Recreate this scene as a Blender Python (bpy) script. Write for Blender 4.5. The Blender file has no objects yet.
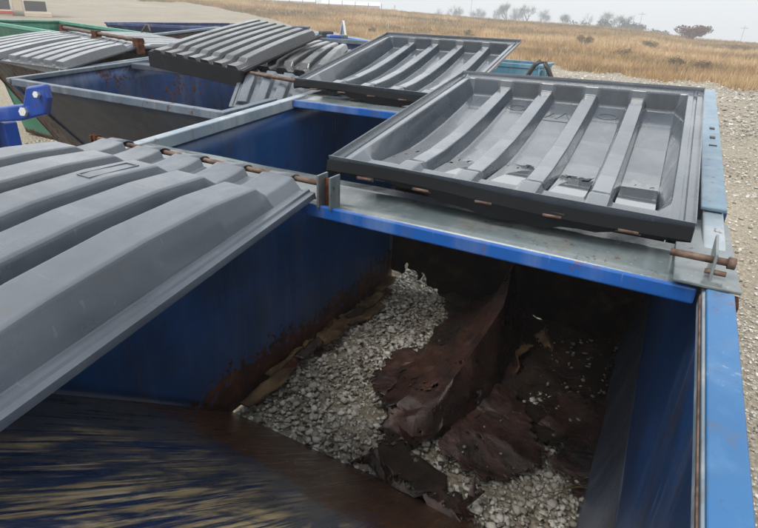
import bpy, bmesh, math, random
import numpy as np
from mathutils import Vector, Matrix, noise

random.seed(7); rng = np.random.default_rng(7)
R = math.radians
scene = bpy.context.scene
C = scene.collection

# ------------------------------------------------------------------ camera
CAM = Vector((0, 0, 2.033)); PITCH, ROLL, YAW, FPX = R(24.78), R(2.45), R(27.26), 530.7
_fw = Vector((-math.sin(YAW), math.cos(YAW), 0)); _rt = Vector((math.cos(YAW), math.sin(YAW), 0)); _up = Vector((0, 0, 1))
FW = _fw*math.cos(PITCH)-_up*math.sin(PITCH); _u2 = _up*math.cos(PITCH)+_fw*math.sin(PITCH)
RT = _rt*math.cos(ROLL)+_u2*math.sin(ROLL); UP = _u2*math.cos(ROLL)-_rt*math.sin(ROLL)
cd = bpy.data.cameras.new('camera'); cam = bpy.data.objects.new('camera', cd); C.objects.link(cam)
m = Matrix((RT, UP, -FW)).transposed().to_4x4(); m.translation = CAM; cam.matrix_world = m
cd.sensor_fit = 'HORIZONTAL'; cd.sensor_width = 36; cd.lens = 36*FPX/758; cd.clip_start = .02; cd.clip_end = 6000
scene.camera = cam
def ray(px, py): return RT*((px-379)/FPX)-UP*((py-264)/FPX)+FW
def PZ(px, py, z): d = ray(px, py); return CAM+d*((z-CAM.z)/d.z)
def PYp(px, py, y): d = ray(px, py); return CAM+d*(y/d.y)
def PXp(px, py, x): d = ray(px, py); return CAM+d*(x/d.x)

# ------------------------------------------------------------------ world, sun, exposure
SUN_EL, SUN_AZ = R(60), R(205)
w = bpy.data.worlds.new('World'); scene.world = w; w.use_nodes = True
nt = w.node_tree; nt.nodes.clear()
sky = nt.nodes.new('ShaderNodeTexSky'); sky.sky_type = 'NISHITA'; sky.sun_disc = False
sky.sun_elevation = SUN_EL; sky.sun_rotation = SUN_AZ; sky.dust_density = 6; sky.air_density = 1.5
sc = nt.nodes.new('ShaderNodeMix'); sc.data_type = 'RGBA'; sc.blend_type = 'MIX'; sc.inputs[0].default_value = .93
sc.inputs[7].default_value = (7.15, 7.4, 7.55, 1)          # overcast veil, same in every direction
nt.links.new(sky.outputs[0], sc.inputs[6])
bg = nt.nodes.new('ShaderNodeBackground'); bg.inputs[1].default_value = .105
nt.links.new(sc.outputs[2], bg.inputs[0])
wo = nt.nodes.new('ShaderNodeOutputWorld'); nt.links.new(bg.outputs[0], wo.inputs[0])
sl = bpy.data.lights.new('sun', 'SUN'); sl.energy = 1.5; sl.angle = R(30); sl.color = (1, .96, .9)
so = bpy.data.objects.new('sun', sl); C.objects.link(so)
sd = Vector((math.sin(SUN_AZ)*math.cos(SUN_EL), math.cos(SUN_AZ)*math.cos(SUN_EL), math.sin(SUN_EL)))
so.rotation_euler = sd.to_track_quat('Z', 'Y').to_euler(); so.location = (0, 0, 30)
vs = scene.view_settings; vs.view_transform = 'Standard'; vs.look = 'None'; vs.exposure = 1.08; vs.gamma = 1; vs.use_curve_mapping = False
scene.render.engine = 'CYCLES'

# ------------------------------------------------------------------ material helpers
def soften(bm, it=3):
    """draw the saw-tooth border left by deleted faces into an even line"""
    loose = [v for v in bm.verts if not v.link_faces]
    if loose: bmesh.ops.delete(bm, geom=loose, context='VERTS')
    for _ in range(it):
        new = {}
        for v in bm.verts:
            if v.is_boundary:
                nb = [e.other_vert(v).co for e in v.link_edges if e.is_boundary]
                if len(nb) == 2: new[v] = v.co*.4+(nb[0]+nb[1])*.3
        for v, c_ in new.items(): v.co = c_
class NT:
    def __init__(s, name):
        s.m = bpy.data.materials.new(name); s.m.use_nodes = True; s.t = s.m.node_tree; s.t.nodes.clear()
        s.out = s.t.nodes.new('ShaderNodeOutputMaterial'); s.b = s.t.nodes.new('ShaderNodeBsdfPrincipled')
        s.t.links.new(s.b.outputs[0], s.out.inputs[0]); s.tc = s.t.nodes.new('ShaderNodeTexCoord')
    def L(s, a, b): s.t.links.new(a, b)
    def obj(s, scale=(1, 1, 1), rot=(0, 0, 0)):
        n = s.t.nodes.new('ShaderNodeMapping'); n.inputs['Scale'].default_value = scale; n.inputs['Rotation'].default_value = rot
        s.L(s.tc.outputs['Object'], n.inputs[0]); return n.outputs[0]
    def noise(s, scale=5, detail=6, rough=.6, vec=None, dist=0):
        n = s.t.nodes.new('ShaderNodeTexNoise'); n.inputs['Scale'].default_value = scale; n.inputs['Detail'].default_value = detail
        n.inputs['Roughness'].default_value = rough; n.inputs['Distortion'].default_value = dist
        s.L(vec if vec is not None else s.tc.outputs['Object'], n.inputs['Vector']); return n.outputs[0]
    def vor(s, scale=5, feat='F1', out='Distance', vec=None, rnd=1):
        n = s.t.nodes.new('ShaderNodeTexVoronoi'); n.feature = feat; n.inputs['Scale'].default_value = scale; n.inputs['Randomness'].default_value = rnd
        s.L(vec if vec is not None else s.tc.outputs['Object'], n.inputs['Vector']); return n.outputs[out]
    def ramp(s, v, stops, interp='LINEAR'):
        n = s.t.nodes.new('ShaderNodeValToRGB'); cr = n.color_ramp; cr.interpolation = interp
        while len(cr.elements) < len(stops): cr.elements.new(.5)
        for e, (p, c) in zip(cr.elements, stops):
            e.position = p; e.color = (c, c, c, 1) if not hasattr(c, '__len__') else (*c[:3], 1)
        s.L(v, n.inputs[0]); return n.outputs[0]
    def mix(s, f, a, b, mode='MIX'):
        n = s.t.nodes.new('ShaderNodeMix'); n.data_type = 'RGBA'; n.blend_type = mode
        for k, x in ((0, f), (6, a), (7, b)):
            if hasattr(x, 'is_output'): s.L(x, n.inputs[k])
            elif k == 0: n.inputs[0].default_value = x
            else: n.inputs[k].default_value = (*x[:3], 1)
        return n.outputs[2]
    def math(s, op, a, b=0.0, clamp=False):
        n = s.t.nodes.new('ShaderNodeMath'); n.operation = op; n.use_clamp = clamp
        for k, x in ((0, a), (1, b)):
            if hasattr(x, 'is_output'): s.L(x, n.inputs[k])
            else: n.inputs[k].default_value = x
        return n.outputs[0]
    def sep(s, vec=None):
        n = s.t.nodes.new('ShaderNodeSeparateXYZ'); s.L(vec if vec is not None else s.tc.outputs['Object'], n.inputs[0]); return n.outputs
    def rng(s, v, a, b, c=0., d=1.):
        n = s.t.nodes.new('ShaderNodeMapRange'); s.L(v, n.inputs[0])
        for k, x in zip((1, 2, 3, 4), (a, b, c, d)): n.inputs[k].default_value = x
        return n.outputs[0]
    def attr(s, name):
        n = s.t.nodes.new('ShaderNodeAttribute'); n.attribute_name = name; return n.outputs['Fac']
    def set(s, col=None, rough=None, metal=None, spec=None):
        for k, v in (('Base Color', col), ('Roughness', rough), ('Metallic', metal), ('Specular IOR Level', spec)):
            if v is None: continue
            if hasattr(v, 'is_output'): s.L(v, s.b.inputs[k])
            else: s.b.inputs[k].default_value = (*v[:3], 1) if hasattr(v, '__len__') else v
    def bump(s, h, strength=.3, dist=.01):
        n = s.t.nodes.new('ShaderNodeBump'); n.inputs['Strength'].default_value = strength; n.inputs['Distance'].default_value = dist
        s.L(h, n.inputs['Height']); s.L(n.outputs[0], s.b.inputs['Normal'])

RUST_D, RUST_M, RUST_L = (.02, .009, .006), (.065, .022, .011), (.19, .068, .026)
def rust_col(n, scale=9):
    a = n.noise(scale, 8, .68); return n.ramp(a, [(.3, RUST_D), (.5, RUST_M), (.72, RUST_L)])

def paint(name, base, dark, rust_low=.35, rust=.42, dust=.3, rough=.38, dustcol=(.32, .36, .4), gz=None, scratch=.25, chips=.8, runs=.35):
    """worn paint on sheet steel: mottling, vertical run marks, dust film, rust blooming from low edges"""
    n = NT(name)
    big = n.noise(1.7, 6, .62); fine = n.noise(22, 7, .7)
    streak = n.noise(1, 7, .65, n.obj((7, 7, .8)))
    col = n.mix(n.ramp(big, [(.35, 0), (.65, 1)]), dark, base)
    col = n.mix(n.math('MULTIPLY', n.ramp(streak, [(.48, 0), (.72, 1)]), dust), col, dustcol)
    # hairline scratches
    sc1 = n.noise(1, 3, .5, n.obj((70, 70, 2.2))); sc2 = n.noise(2.3, 2, .5)
    scm = n.math('MULTIPLY', n.ramp(sc1, [(.66, 0), (.7, 1)]), n.ramp(sc2, [(.5, 0), (.6, 1)]))
    col = n.mix(n.math('MULTIPLY', scm, scratch), col, (.34, .38, .45))
    col = n.mix(n.math('MULTIPLY', n.ramp(n.noise(1, 6, .65, n.obj((16, 16, 1.1))), [(.57, 0), (.68, 1)]), runs), col, (.10, .06, .035))
    z = n.sep()[2]
    low = n.rng(z, 0, rust_low, .34, 0.)
    rv = n.math('ADD', n.math('ADD', n.math('MULTIPLY', big, .45), n.math('MULTIPLY', fine, .55)), low)
    rm = n.ramp(rv, [(1-rust, 0), (1-rust+.05, 1)])
    col = n.mix(rm, col, rust_col(n))
    ch = n.math('MULTIPLY', n.ramp(n.noise(34, 6, .72), [(.60, 0), (.625, 1)]), n.ramp(n.noise(4.2, 4, .6), [(.46, 0), (.6, 1)]))
    col = n.mix(n.math('MULTIPLY', ch, chips), col, rust_col(n, 30))
    n.set(col, n.math('ADD', n.math('MULTIPLY', rm, .4), n.math('ADD', rough-.1, n.math('MULTIPLY', fine, .2))), 0, .45)
    n.bump(n.math('ADD', n.math('MULTIPLY', rm, .5), n.math('ADD', n.math('MULTIPLY', fine, .25), n.math('MULTIPLY', big, .8))), .35, .006)
    return n.m

def plastic(name, base, rough=.36, grime=.25, coat=.0):
    """moulded polyethylene: uneven fading, dust, water marks, scuffs; coat = film of rain water"""
    n = NT(name); a = n.noise(2.6, 7, .66); f = n.noise(90, 5, .7); st = n.noise(1, 7, .68, n.obj((22, 2.2, 5)), .3); wet = n.noise(5.5, 6, .62, dist=.5)
    col = n.mix(n.ramp(a, [(.3, 0), (.72, 1)]), tuple(c*.72 for c in base), tuple(c*1.2 for c in base))
    col = n.mix(n.math('MULTIPLY', n.ramp(st, [(.5, 0), (.72, 1)]), grime), col, tuple(c*1.5+.03 for c in base))
    col = n.mix(n.math('MULTIPLY', n.ramp(n.noise(11, 8, .78), [(.57, 0), (.68, 1)]), grime), col, (.05, .042, .034))
    col = n.mix(n.math('MULTIPLY', n.ramp(n.noise(48, 5, .7), [(.64, 0), (.69, 1)]), grime*.5), col, (.16, .155, .145))
    scr = n.noise(1, 2, .5, n.obj((4, 90, 30), (0, 0, .35))); col = n.mix(n.math('MULTIPLY', n.ramp(scr, [(.69, 0), (.72, 1)]), grime*.6), col, (.2, .21, .22))
    n.set(col, n.ramp(wet, [(.35, max(.1, rough-.16)), (.62, rough+.12)]), 0, .5)
    n.b.inputs['Coat Weight'].default_value = coat; n.b.inputs['Coat Roughness'].default_value = .09; n.b.inputs['Coat IOR'].default_value = 1.45
    n.bump(n.math('ADD', n.math('MULTIPLY', f, .16), n.math('ADD', n.math('MULTIPLY', a, 1.), n.math('MULTIPLY', wet, .4))), .22, .006); return n.m

M = {}
M['blue_in'] = paint('blue_paint_worn', (.010, .074, .25), (.006, .03, .085), .42, .38, .26, .34, (.12, .16, .25), scratch=.5)
M['blue_rim'] = paint('blue_paint_faded_rim', (.27, .31, .34), (.15, .2, .25), .0, .36, .75, .45, (.42, .44, .44))
M['rim_grey'] = paint('grey_blue_rim', (.10, .13, .165), (.055, .075, .10), .0, .42, .5, .45, (.25, .27, .28))
M['rim_blue'] = paint('blue_grey_rim', (.14, .21, .27), (.09, .16, .23), .0, .33, .6, .42, (.26, .29, .30))
M['kick'] = paint('grimy_kick_plate', (.06, .08, .125), (.03, .037, .052), .0, .35, .7, .3, (.17, .2, .25))
M['blue_clean'] = paint('blue_paint_bright', (.022, .115, .27), (.016, .09, .22), .0, .31, .45, .34, (.11, .2, .33))
M['blue_beam'] = paint('blue_paint_beam', (.010, .085, .32), (.008, .06, .24), .0, .35, .25, .3)
M['deck'] = paint('dusty_deck_plate', (.11, .135, .145), (.05, .065, .07), .0, .37, .6, .16, (.22, .225, .21))
M['blue_dark'] = paint('blue_paint_grimy', (.02, .07, .22), (.012, .025, .06), .9, .46, .25, .4)
M['black_wall'] = paint('grimy_dark_steel', (.045, .06, .085), (.02, .025, .034), .3, .38, .22, .45, (.18, .2, .23))
M['navy'] = paint('navy_paint_faded', (.035, .06, .19), (.02, .03, .09), .3, .4, .35, .5)
M['green'] = paint('green_paint', (.02, .17, .10), (.012, .10, .06), .2, .3, .2, .4)
M['green_rim'] = paint('green_paint_rim', (.10, .30, .22), (.05, .2, .14), .0, .3, .5, .45)
M['teal'] = paint('teal_paint_faded', (.08, .22, .30), (.05, .14, .20), .3, .34, .4, .45)
M['skyblue'] = paint('sky_blue_paint', (.03, .27, .62), (.025, .2, .48), .0, .28, .15, .35)
M['royal'] = paint('royal_blue_paint', (.015, .065, .32), (.01, .04, .2), .0, .25, .12, .3)
M['brown_wall'] = paint('rusted_brown_panel', (.06, .045, .035), (.03, .024, .02), .6, .5, .2, .6)
M['lid'] = plastic('lid_plastic_grey', (.052, .063, .080), .38, .3, .5)
M['lid_open'] = plastic('lid_plastic_inside', (.046, .058, .074), .28, .25, .9)
M['lid_black'] = plastic('lid_plastic_black', (.010, .0115, .014), .3, .2, .5)
M['lip'] = plastic('lid_plastic_lip', (.010, .011, .0125), .6, .02)
M['lip'].node_tree.nodes['Principled BSDF'].inputs['Specular IOR Level'].default_value = .12
M['lid_pale'] = plastic('lid_plastic_pale', (.055, .062, .072), .3, .2, .6)
n = NT('rust'); n.set(rust_col(n, 26), .85, 0, .2); n.bump(n.noise(60, 6, .7), .4, .004); M['rust'] = n.m
n = NT('rusty_rod'); n.set(n.mix(n.ramp(n.noise(40, 5), [(.4, 0), (.6, 1)]), (.06, .032, .022), (.14, .088, .064)), .6, .2); M['rod'] = n.m
n = NT('galvanised'); n.set(n.mix(n.noise(30, 4), (.45, .45, .44), (.62, .62, .6)), .4, .6); M['zinc'] = n.m
n = NT('black_rubber'); n.set(n.mix(n.noise(30, 4), (.018, .016, .016), (.04, .035, .035)), .55); M['rubber'] = n.m

# sheet of torn floor: wet-looking dark rust with orange bloom
n = NT('torn_rusty_steel'); a = n.noise(5, 8, .66, dist=.4); f = n.noise(70, 6, .75); g = n.noise(19, 6, .7)
col = n.ramp(a, [(.28, (.014, .009, .007)), (.45, (.032, .015, .010)), (.58, (.066, .029, .02)), (.74, (.12, .07, .052))])
col = n.mix(n.math('MULTIPLY', n.ramp(g, [(.58, 0), (.66, 1)]), .55), col, (.02, .015, .013))
col = n.mix(n.math('MULTIPLY', n.ramp(n.noise(46, 7, .8), [(.56, 0), (.66, 1)]), .5), col, (.11, .042, .02))
col = n.mix(n.ramp(n.noise(3.4, 7, .7, dist=.5), [(.48, 0), (.62, .9)]), col, (.009, .007, .006))
n.set(col, n.ramp(g, [(.3, .16), (.7, .55)]), .25, .8); n.bump(n.math('ADD', n.math('MULTIPLY', f, .9), n.math('MULTIPLY', g, .6)), .6, .007); M['torn'] = n.m
n = NT('black_mud_shade'); a = n.noise(7, 8, .7)  # mud on the floor pieces; painted shade on the main back wall
n.set(n.ramp(a, [(.3, (.008, .006, .005)), (.5, (.024, .015, .010)), (.72, (.075, .04, .024))]), .7, 0, .3); n.bump(n.noise(30, 8, .75), .8, .02); M['mud_shade'] = n.m
n = NT('flaking_tan_plate'); a = n.noise(1, 7, .7, n.obj((9, 3, 9)))
n.set(n.ramp(a, [(.3, (.03, .017, .010)), (.46, (.075, .042, .022)), (.6, (.19, .125, .06)), (.75, (.04, .026, .017))]), .7, 0, .3); n.bump(n.noise(25, 7, .7), .7, .01); M['tan'] = n.m

# chute slope: paint scraped off along the way the load slides, rust towards the foot
n = NT('scraped_chute_steel'); xs = n.sep()
sv = n.obj((6, .8, .8)); sf = n.obj((60, 3, 3))
s1 = n.noise(1, 7, .65, sv, .7); s2 = n.noise(1, 6, .7, sf, .3); big = n.noise(1.6, 5, .6)
mixv = n.math('ADD', n.math('MULTIPLY', s1, .52), n.math('MULTIPLY', s2, .48))
col = n.ramp(n.noise(1, 6, .65, n.obj((5, 1.3, 1.3)), .5), [(.32, (.014, .02, .036)), (.46, (.02, .042, .11)), (.56, (.06, .066, .076)), (.68, (.024, .05, .14))])
col = n.mix(n.math('MULTIPLY', n.ramp(n.noise(1, 5, .7, n.obj((26, 6, 6)), .4), [(.56, 0), (.64, 1)]), .35), col, (.14, .14, .14))
patch = n.ramp(n.noise(1, 8, .72, n.obj((6.5, 1.9, 1.9)), .8), [(.42, 0), (.55, 1)])
lines = n.ramp(s2, [(.46, 0), (.57, 1)])
tanc = n.ramp(n.noise(1, 5, .6, n.obj((20, 3, 3))), [(.3, (.28, .19, .09)), (.6, (.58, .45, .25)), (.75, (.66, .58, .44))])
col = n.mix(n.math('MULTIPLY', n.math('MULTIPLY', patch, lines), n.rng(xs[1], 1.15, .75, .15, 1.)), col, tanc)
grey = n.ramp(s2, [(.35, (.018, .019, .021)), (.55, (.06, .06, .062)), (.72, (.12, .12, .12))])
up = n.math('ADD', n.rng(xs[0], -.75, -.28, 0, 1.), n.math('MULTIPLY', n.math('SUBTRACT', n.noise(2.4, 7, .7), .5), 1.5))
col = n.mix(n.ramp(up, [(.25, 1), (.6, 0)]), col, grey)
lowm = n.math('ADD', n.rng(xs[1], .92, 1.4, 0, 1.), n.math('MULTIPLY', n.math('SUBTRACT', n.noise(4, 7, .7), .5), 1.2))
rc = n.ramp(n.noise(8, 8, .7), [(.3, (.028, .014, .009)), (.55, (.075, .033, .017)), (.75, (.13, .06, .028))])
col = n.mix(n.ramp(lowm, [(.35, 0), (.6, 1)]), col, rc)
n.set(col, n.ramp(s2, [(.3, .2), (.7, .42)]), .2, .5); n.bump(n.math('ADD', mixv, n.math('MULTIPLY', n.noise(30, 6), .4)), .35, .006); M['chute'] = n.m

# crushed stone
def stone_mat(name, stops, attr=True):
    n = NT(name); f = n.noise(70, 5, .7)
    c = n.ramp(n.attr('shade'), stops); c = n.mix(n.math('MULTIPLY', f, .5), c, (.10, .09, .075), 'MIX'); n.set(c, .9, 0, .25); n.bump(f, .5, .004); return n.m
M['stone'] = stone_mat('limestone_chips', [(0, (.13, .115, .095)), (.35, (.37, .345, .30)), (.7, (.57, .55, .50)), (1, (.74, .72, .67))])
n = NT('gravel_yard'); p = n.tc.outputs['Object']
v = n.vor(34, 'F1', 'Distance'); vc = n.sep(n.vor(34, 'F1', 'Color'))[0]; big = n.noise(.35, 6, .6); mid = n.noise(2.4, 7, .65)
trk = n.noise(1, 5, .6, n.obj((.9, .12, 1), (0, 0, .35)))
c = n.ramp(vc, [(0, (.20, .17, .13)), (.5, (.33, .29, .23)), (1, (.45, .41, .34))])
c = n.mix(n.ramp(v, [(.35, 0), (.75, .75)]), c, (.13, .11, .085))
c = n.mix(n.ramp(mid, [(.35, .65), (.62, .12)]), c, (.27, .235, .185))
c = n.mix(n.math('MULTIPLY', n.ramp(trk, [(.5, 0), (.68, 1)]), .45), c, (.42, .37, .29))
c = n.mix(n.math('MULTIPLY', n.ramp(big, [(.42, 1), (.56, 0)]), .35), c, (.20, .17, .125))
n.set(c, .92, 0, .2); n.bump(n.math('SUBTRACT', n.math('MULTIPLY', mid, 1.6), v), .7, .035); M['yard'] = n.m
n = NT('dry_field'); a = n.noise(.09, 6, .65); b = n.noise(1.3, 7, .7); g = n.noise(.035, 5, .6)
c = n.ramp(b, [(.3, (.13, .075, .03)), (.5, (.30, .18, .07)), (.7, (.42, .29, .13))])
c = n.mix(n.math('MULTIPLY', n.ramp(a, [(.45, 0), (.6, 1)]), .5), c, (.16, .16, .06)); n.set(c, .95, 0, .1); n.bump(b, .8, .2); M['field'] = n.m
n = NT('dry_grass'); n.set(n.ramp(n.attr('shade'), [(0, (.10, .085, .045)), (.2, (.17, .145, .07)), (.4, (.27, .18, .09)), (.65, (.39, .25, .12)), (1, (.55, .42, .25))]), .9, 0, .1); M['grass'] = n.m

# ------------------------------------------------------------------ object helpers
def tag(o, label=None, cat=None, group=None, kind=None):
    for k, v in (('label', label), ('category', cat), ('group', group), ('kind', kind)):
        if v: o[k] = v
    return o
def empty(name, loc=(0, 0, 0), rot=(0, 0, 0), **kw):
    o = bpy.data.objects.new(name, None); C.objects.link(o); o.location = loc; o.rotation_euler = rot; o.empty_display_size = .2
    return tag(o, **kw)
def mesh_obj(name, verts, faces, mat, parent=None, smooth=False, loc=None):
    me = bpy.data.meshes.new(name); me.from_pydata([tuple(v) for v in verts], [], faces); me.validate(); me.update()
    me.materials.append(M[mat] if isinstance(mat, str) else mat)
    if smooth: me.polygons.foreach_set('use_smooth', [True]*len(me.polygons))
    o = bpy.data.objects.new(name, me); C.objects.link(o); o.parent = parent
    if loc is not None: o.location = loc
    return o
def bm_obj(name, bm, mat, parent=None, smooth=False, bevel=0, seg=2):
    bmesh.ops.recalc_face_normals(bm, faces=bm.faces)
    me = bpy.data.meshes.new(name); bm.to_mesh(me); bm.free(); me.materials.append(M[mat] if isinstance(mat, str) else mat)
    if smooth: me.polygons.foreach_set('use_smooth', [True]*len(me.polygons))
    o = bpy.data.objects.new(name, me); C.objects.link(o); o.parent = parent
    if bevel:
        b = o.modifiers.new('bevel', 'BEVEL'); b.width = bevel; b.segments = seg; b.limit_method = 'ANGLE'; b.angle_limit = R(40)
    return o
def hexa(bm, p):       # eight corners: bottom four, top four
    v = [bm.verts.new(q) for q in p]
    for f in ((0, 3, 2, 1), (4, 5, 6, 7), (0, 1, 5, 4), (1, 2, 6, 5), (2, 3, 7, 6), (3, 0, 4, 7)): bm.faces.new([v[i] for i in f])
def box(bm, x0, x1, y0, y1, z0, z1):
    hexa(bm, [(x0, y0, z0), (x1, y0, z0), (x1, y1, z0), (x0, y1, z0), (x0, y0, z1), (x1, y0, z1), (x1, y1, z1), (x0, y1, z1)])
def box_obj(name, b, mat, parent=None, bevel=.004): bm = bmesh.new(); box(bm, *b); return bm_obj(name, bm, mat, parent, bevel=bevel)
def bar(bm, a, b, wx, wz, up=Vector((0, 0, 1))):
    a, b = Vector(a), Vector(b); d = (b-a).normalized(); s = d.cross(up).normalized()*wx/2; t = s.cross(d).normalized()*wz/2
    hexa(bm, [a-s-t, a+s-t, b+s-t, b-s-t, a-s+t, a+s+t, b+s+t, b-s+t])
def bar_obj(name, a, b, wx, wz, mat, parent=None, bevel=.005): bm = bmesh.new(); bar(bm, a, b, wx, wz); return bm_obj(name, bm, mat, parent, bevel=bevel, seg=3)
def tube(bm, pts, r, n=8, cap=True):
    pts = [Vector(p) for p in pts]; rings = []
    rr = r if hasattr(r, '__len__') else [r]*len(pts); ref = None
    for i, p in enumerate(pts):
        d = (pts[min(i+1, len(pts)-1)]-pts[max(i-1, 0)]).normalized()
        if ref is None: ref = Vector((0, 0, 1)) if abs(d.z) < .9 else Vector((1, 0, 0))
        s = d.cross(ref).normalized(); t = s.cross(d)
        rings.append([bm.verts.new(p+(s*math.cos(k*2*math.pi/n)+t*math.sin(k*2*math.pi/n))*rr[i]) for k in range(n)])
    for a, b in zip(rings, rings[1:]):
        for k in range(n): bm.faces.new((a[k], a[(k+1) % n], b[(k+1) % n], b[k]))
    if cap:
        bm.faces.new(rings[0][::-1]); bm.faces.new(rings[-1])
def tube_obj(name, pts, r, mat, parent=None, n=8): bm = bmesh.new(); tube(bm, pts, r, n); return bm_obj(name, bm, mat, parent, smooth=True)
def sheet(name, fn, na, nb, mat, parent=None, thick=.006, smooth=True):
    vs_ = [fn(i/na, j/nb) for j in range(nb+1) for i in range(na+1)]
    fs = [(j*(na+1)+i, j*(na+1)+i+1, (j+1)*(na+1)+i+1, (j+1)*(na+1)+i) for j in range(nb) for i in range(na)]
    o = mesh_obj(name, vs_, fs, mat, parent, smooth)
    if thick:
        s = o.modifiers.new('thickness', 'SOLIDIFY'); s.thickness = thick; s.offset = 0
    return o
def nz(p, s, seed=0): return noise.noise(Vector((p[0]*s+seed, p[1]*s+seed*1.7, p[2]*s-seed)))

# ------------------------------------------------------------------ terrain
AZS = []
for px, crest in ((-700, 5.2), (-200, 5.2), (0, 5.0), (100, 4.6), (200, 4.3), (280, 3.85), (350, 3.6), (400, 3.2), (450, 2.8), (500, 2.5), (600, 2.05), (650, 1.6), (700, .75), (758, .55), (1000, .5), (1500, .5)):
    d = ray(px, 20); AZS.append((math.atan2(d.x, d.y), crest))
def interp(tab, a):
    if a <= tab[0][0]: return tab[0][1]
    for (a0, v0), (a1, v1) in zip(tab, tab[1:]):
        if a <= a1: return v0+(v1-v0)*(a-a0)/(a1-a0)
    return tab[-1][1]
def sstep(x): x = min(1, max(0, x)); return x*x*(3-2*x)
DC = 112.0
def ground_z(x, y):
    d = math.hypot(x, y); a = math.atan2(x, y); c = interp(AZS, a)
    return c*sstep((d-22)/(DC-22)) - min(9, max(0, d-DC)*.05*sstep((d-DC)/60))
def ground_hit(px, py):
    d = ray(px, py); t = 3.0
    while t < 400:
        p = CAM+d*t
        if p.z <= ground_z(p.x, p.y): return p
        t *= 1.012
    return CAM+d*t
edge_pts = []
for q in ((140, 1), (180, 2), (230, 10), (280, 22), (330, 33), (400, 43), (480, 55), (560, 67), (620, 75), (700, 83), (758, 90)):
    p = ground_hit(*q); edge_pts.append((math.atan2(p.x, p.y), min(125, math.hypot(p.x, p.y))))
edge_pts += [(R(35), 24), (R(75), 22)]
edge_pts.sort()
def field_edge(a): return interp(edge_pts, a)+.9*math.sin(a*53)+.6*math.sin(a*131+1)
A0, A1 = edge_pts[0][0], R(75)

def polar_sheet(name, rads, azs, mat, dz=0., rin=None, bump=0.):
    vs_, fs = [], []
    for a in azs:
        r0 = rin(a) if rin else None
        for k in rads:
            d = k if r0 is None else r0+(k)*(500-r0)
            x, y = d*math.sin(a), d*math.cos(a); z = ground_z(x, y)+dz
            if bump and d > 4.5: z += bump*nz((x, y, 0), .6)*min(1, (d-4.5)/4)
            vs_.append((x, y, z))
    k = len(rads)
    for i in range(len(azs)-1):
        for j in range(k-1): fs.append((i*k+j, (i+1)*k+j, (i+1)*k+j+1, i*k+j+1))
    return mesh_obj(name, vs_, fs, mat, None, True)
rads = [0]+[.4*1.16**i for i in range(48)]+[520]
g = polar_sheet('ground', rads, [2*math.pi*i/160 for i in range(161)], 'yard', 0, None, .03); tag(g, kind='structure')
g = polar_sheet('field', [0, .006, .015, .027, .042, .06, .09, .12, .15, .17, .19, .21, .24, .28, .36, .5, .7, 1], [A0+(A1-A0)*i/150 for i in range(151)], 'field', .03, field_edge); tag(g, kind='structure')

# ------------------------------------------------------------------ stones (nobody could count them)
t_ = (1+5**.5)/2
ICO = np.array([(-1, t_, 0), (1, t_, 0), (-1, -t_, 0), (1, -t_, 0), (0, -1, t_), (0, 1, t_), (0, -1, -t_), (0, 1, -t_), (t_, 0, -1), (t_, 0, 1), (-t_, 0, -1), (-t_, 0, 1)])/1.9
IF = np.array([(0, 11, 5), (0, 5, 1), (0, 1, 7), (0, 7, 10), (0, 10, 11), (1, 5, 9), (5, 11, 4), (11, 10, 2), (10, 7, 6), (7, 1, 8), (3, 9, 4), (3, 4, 2), (3, 2, 6), (3, 6, 8), (3, 8, 9), (4, 9, 5), (2, 4, 11), (6, 2, 10), (8, 6, 7), (9, 8, 1)])
def raw_mesh(name, V, F, shade, mat):
    me = bpy.data.meshes.new(name); k = F.shape[1]
    me.vertices.add(len(V)); me.vertices.foreach_set('co', V.astype(np.float32).ravel())
    me.loops.add(F.size); me.loops.foreach_set('vertex_index', F.astype(np.int32).ravel())
    me.polygons.add(len(F)); me.polygons.foreach_set('loop_start', np.arange(len(F), dtype=np.int32)*k)
    me.update(calc_edges=True)
    at = me.attributes.new('shade', 'FLOAT', 'POINT'); at.data.foreach_set('value', shade.astype(np.float32))
    me.materials.append(M[mat]); o = bpy.data.objects.new(name, me); C.objects.link(o); return o
def stones(name, P, S, mat='stone', flat=.7, shade=None):
    N = len(P); q = rng.normal(size=(N, 4)); q /= np.linalg.norm(q, axis=1)[:, None]
    a, b, c, d = q.T
    Rm = np.stack([1-2*(c*c+d*d), 2*(b*c-a*d), 2*(b*d+a*c), 2*(b*c+a*d), 1-2*(b*b+d*d), 2*(c*d-a*b), 2*(b*d-a*c), 2*(c*d+a*b), 1-2*(b*b+c*c)], 1).reshape(N, 3, 3)
    base = ICO[None]*(1+rng.uniform(-.38, .28, (N, 12, 1)))*rng.uniform(.45, 1.3, (N, 1, 3))
    V = np.einsum('nij,nkj->nki', Rm, base)*S[:, None, None]*.5
    V[:, :, 2] *= flat; V += P[:, None, :]
    F = (IF[None]+(np.arange(N)*12)[:, None, None]).reshape(-1, 3)
    sh = np.clip(rng.beta(2.2, 2.0, N)+.35*np.array([nz(p, 2.6, 4) for p in P]), 0, 1) if shade is None else shade
    return tag(raw_mesh(name, V.reshape(-1, 3), F, np.repeat(sh, 12), mat), kind='stuff')
def scatter(n, x0, x1, y0, y1, smin, smax, zoff=.25):
    x = rng.uniform(x0, x1, n); y = rng.uniform(y0, y1, n); s = smin+(smax-smin)*rng.beta(1.2, 3.2, n)
    return np.stack([x, y, s*zoff+np.zeros(n)], 1), s
P1, S1 = scatter(12500, -1.74, .12, 1.62, 4.5, .012, .062)
P1[:, 2] += .012*np.sin(P1[:, 0]*7)*np.cos(P1[:, 1]*6)+.002+rng.uniform(0, .008, len(P1))
stones('gravel', P1, S1)
PF, SF = scatter(900, -1.74, .10, 1.66, 3.4, .008, .05); PF[:, 2] = .018+rng.uniform(0, .012, len(PF))
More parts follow.
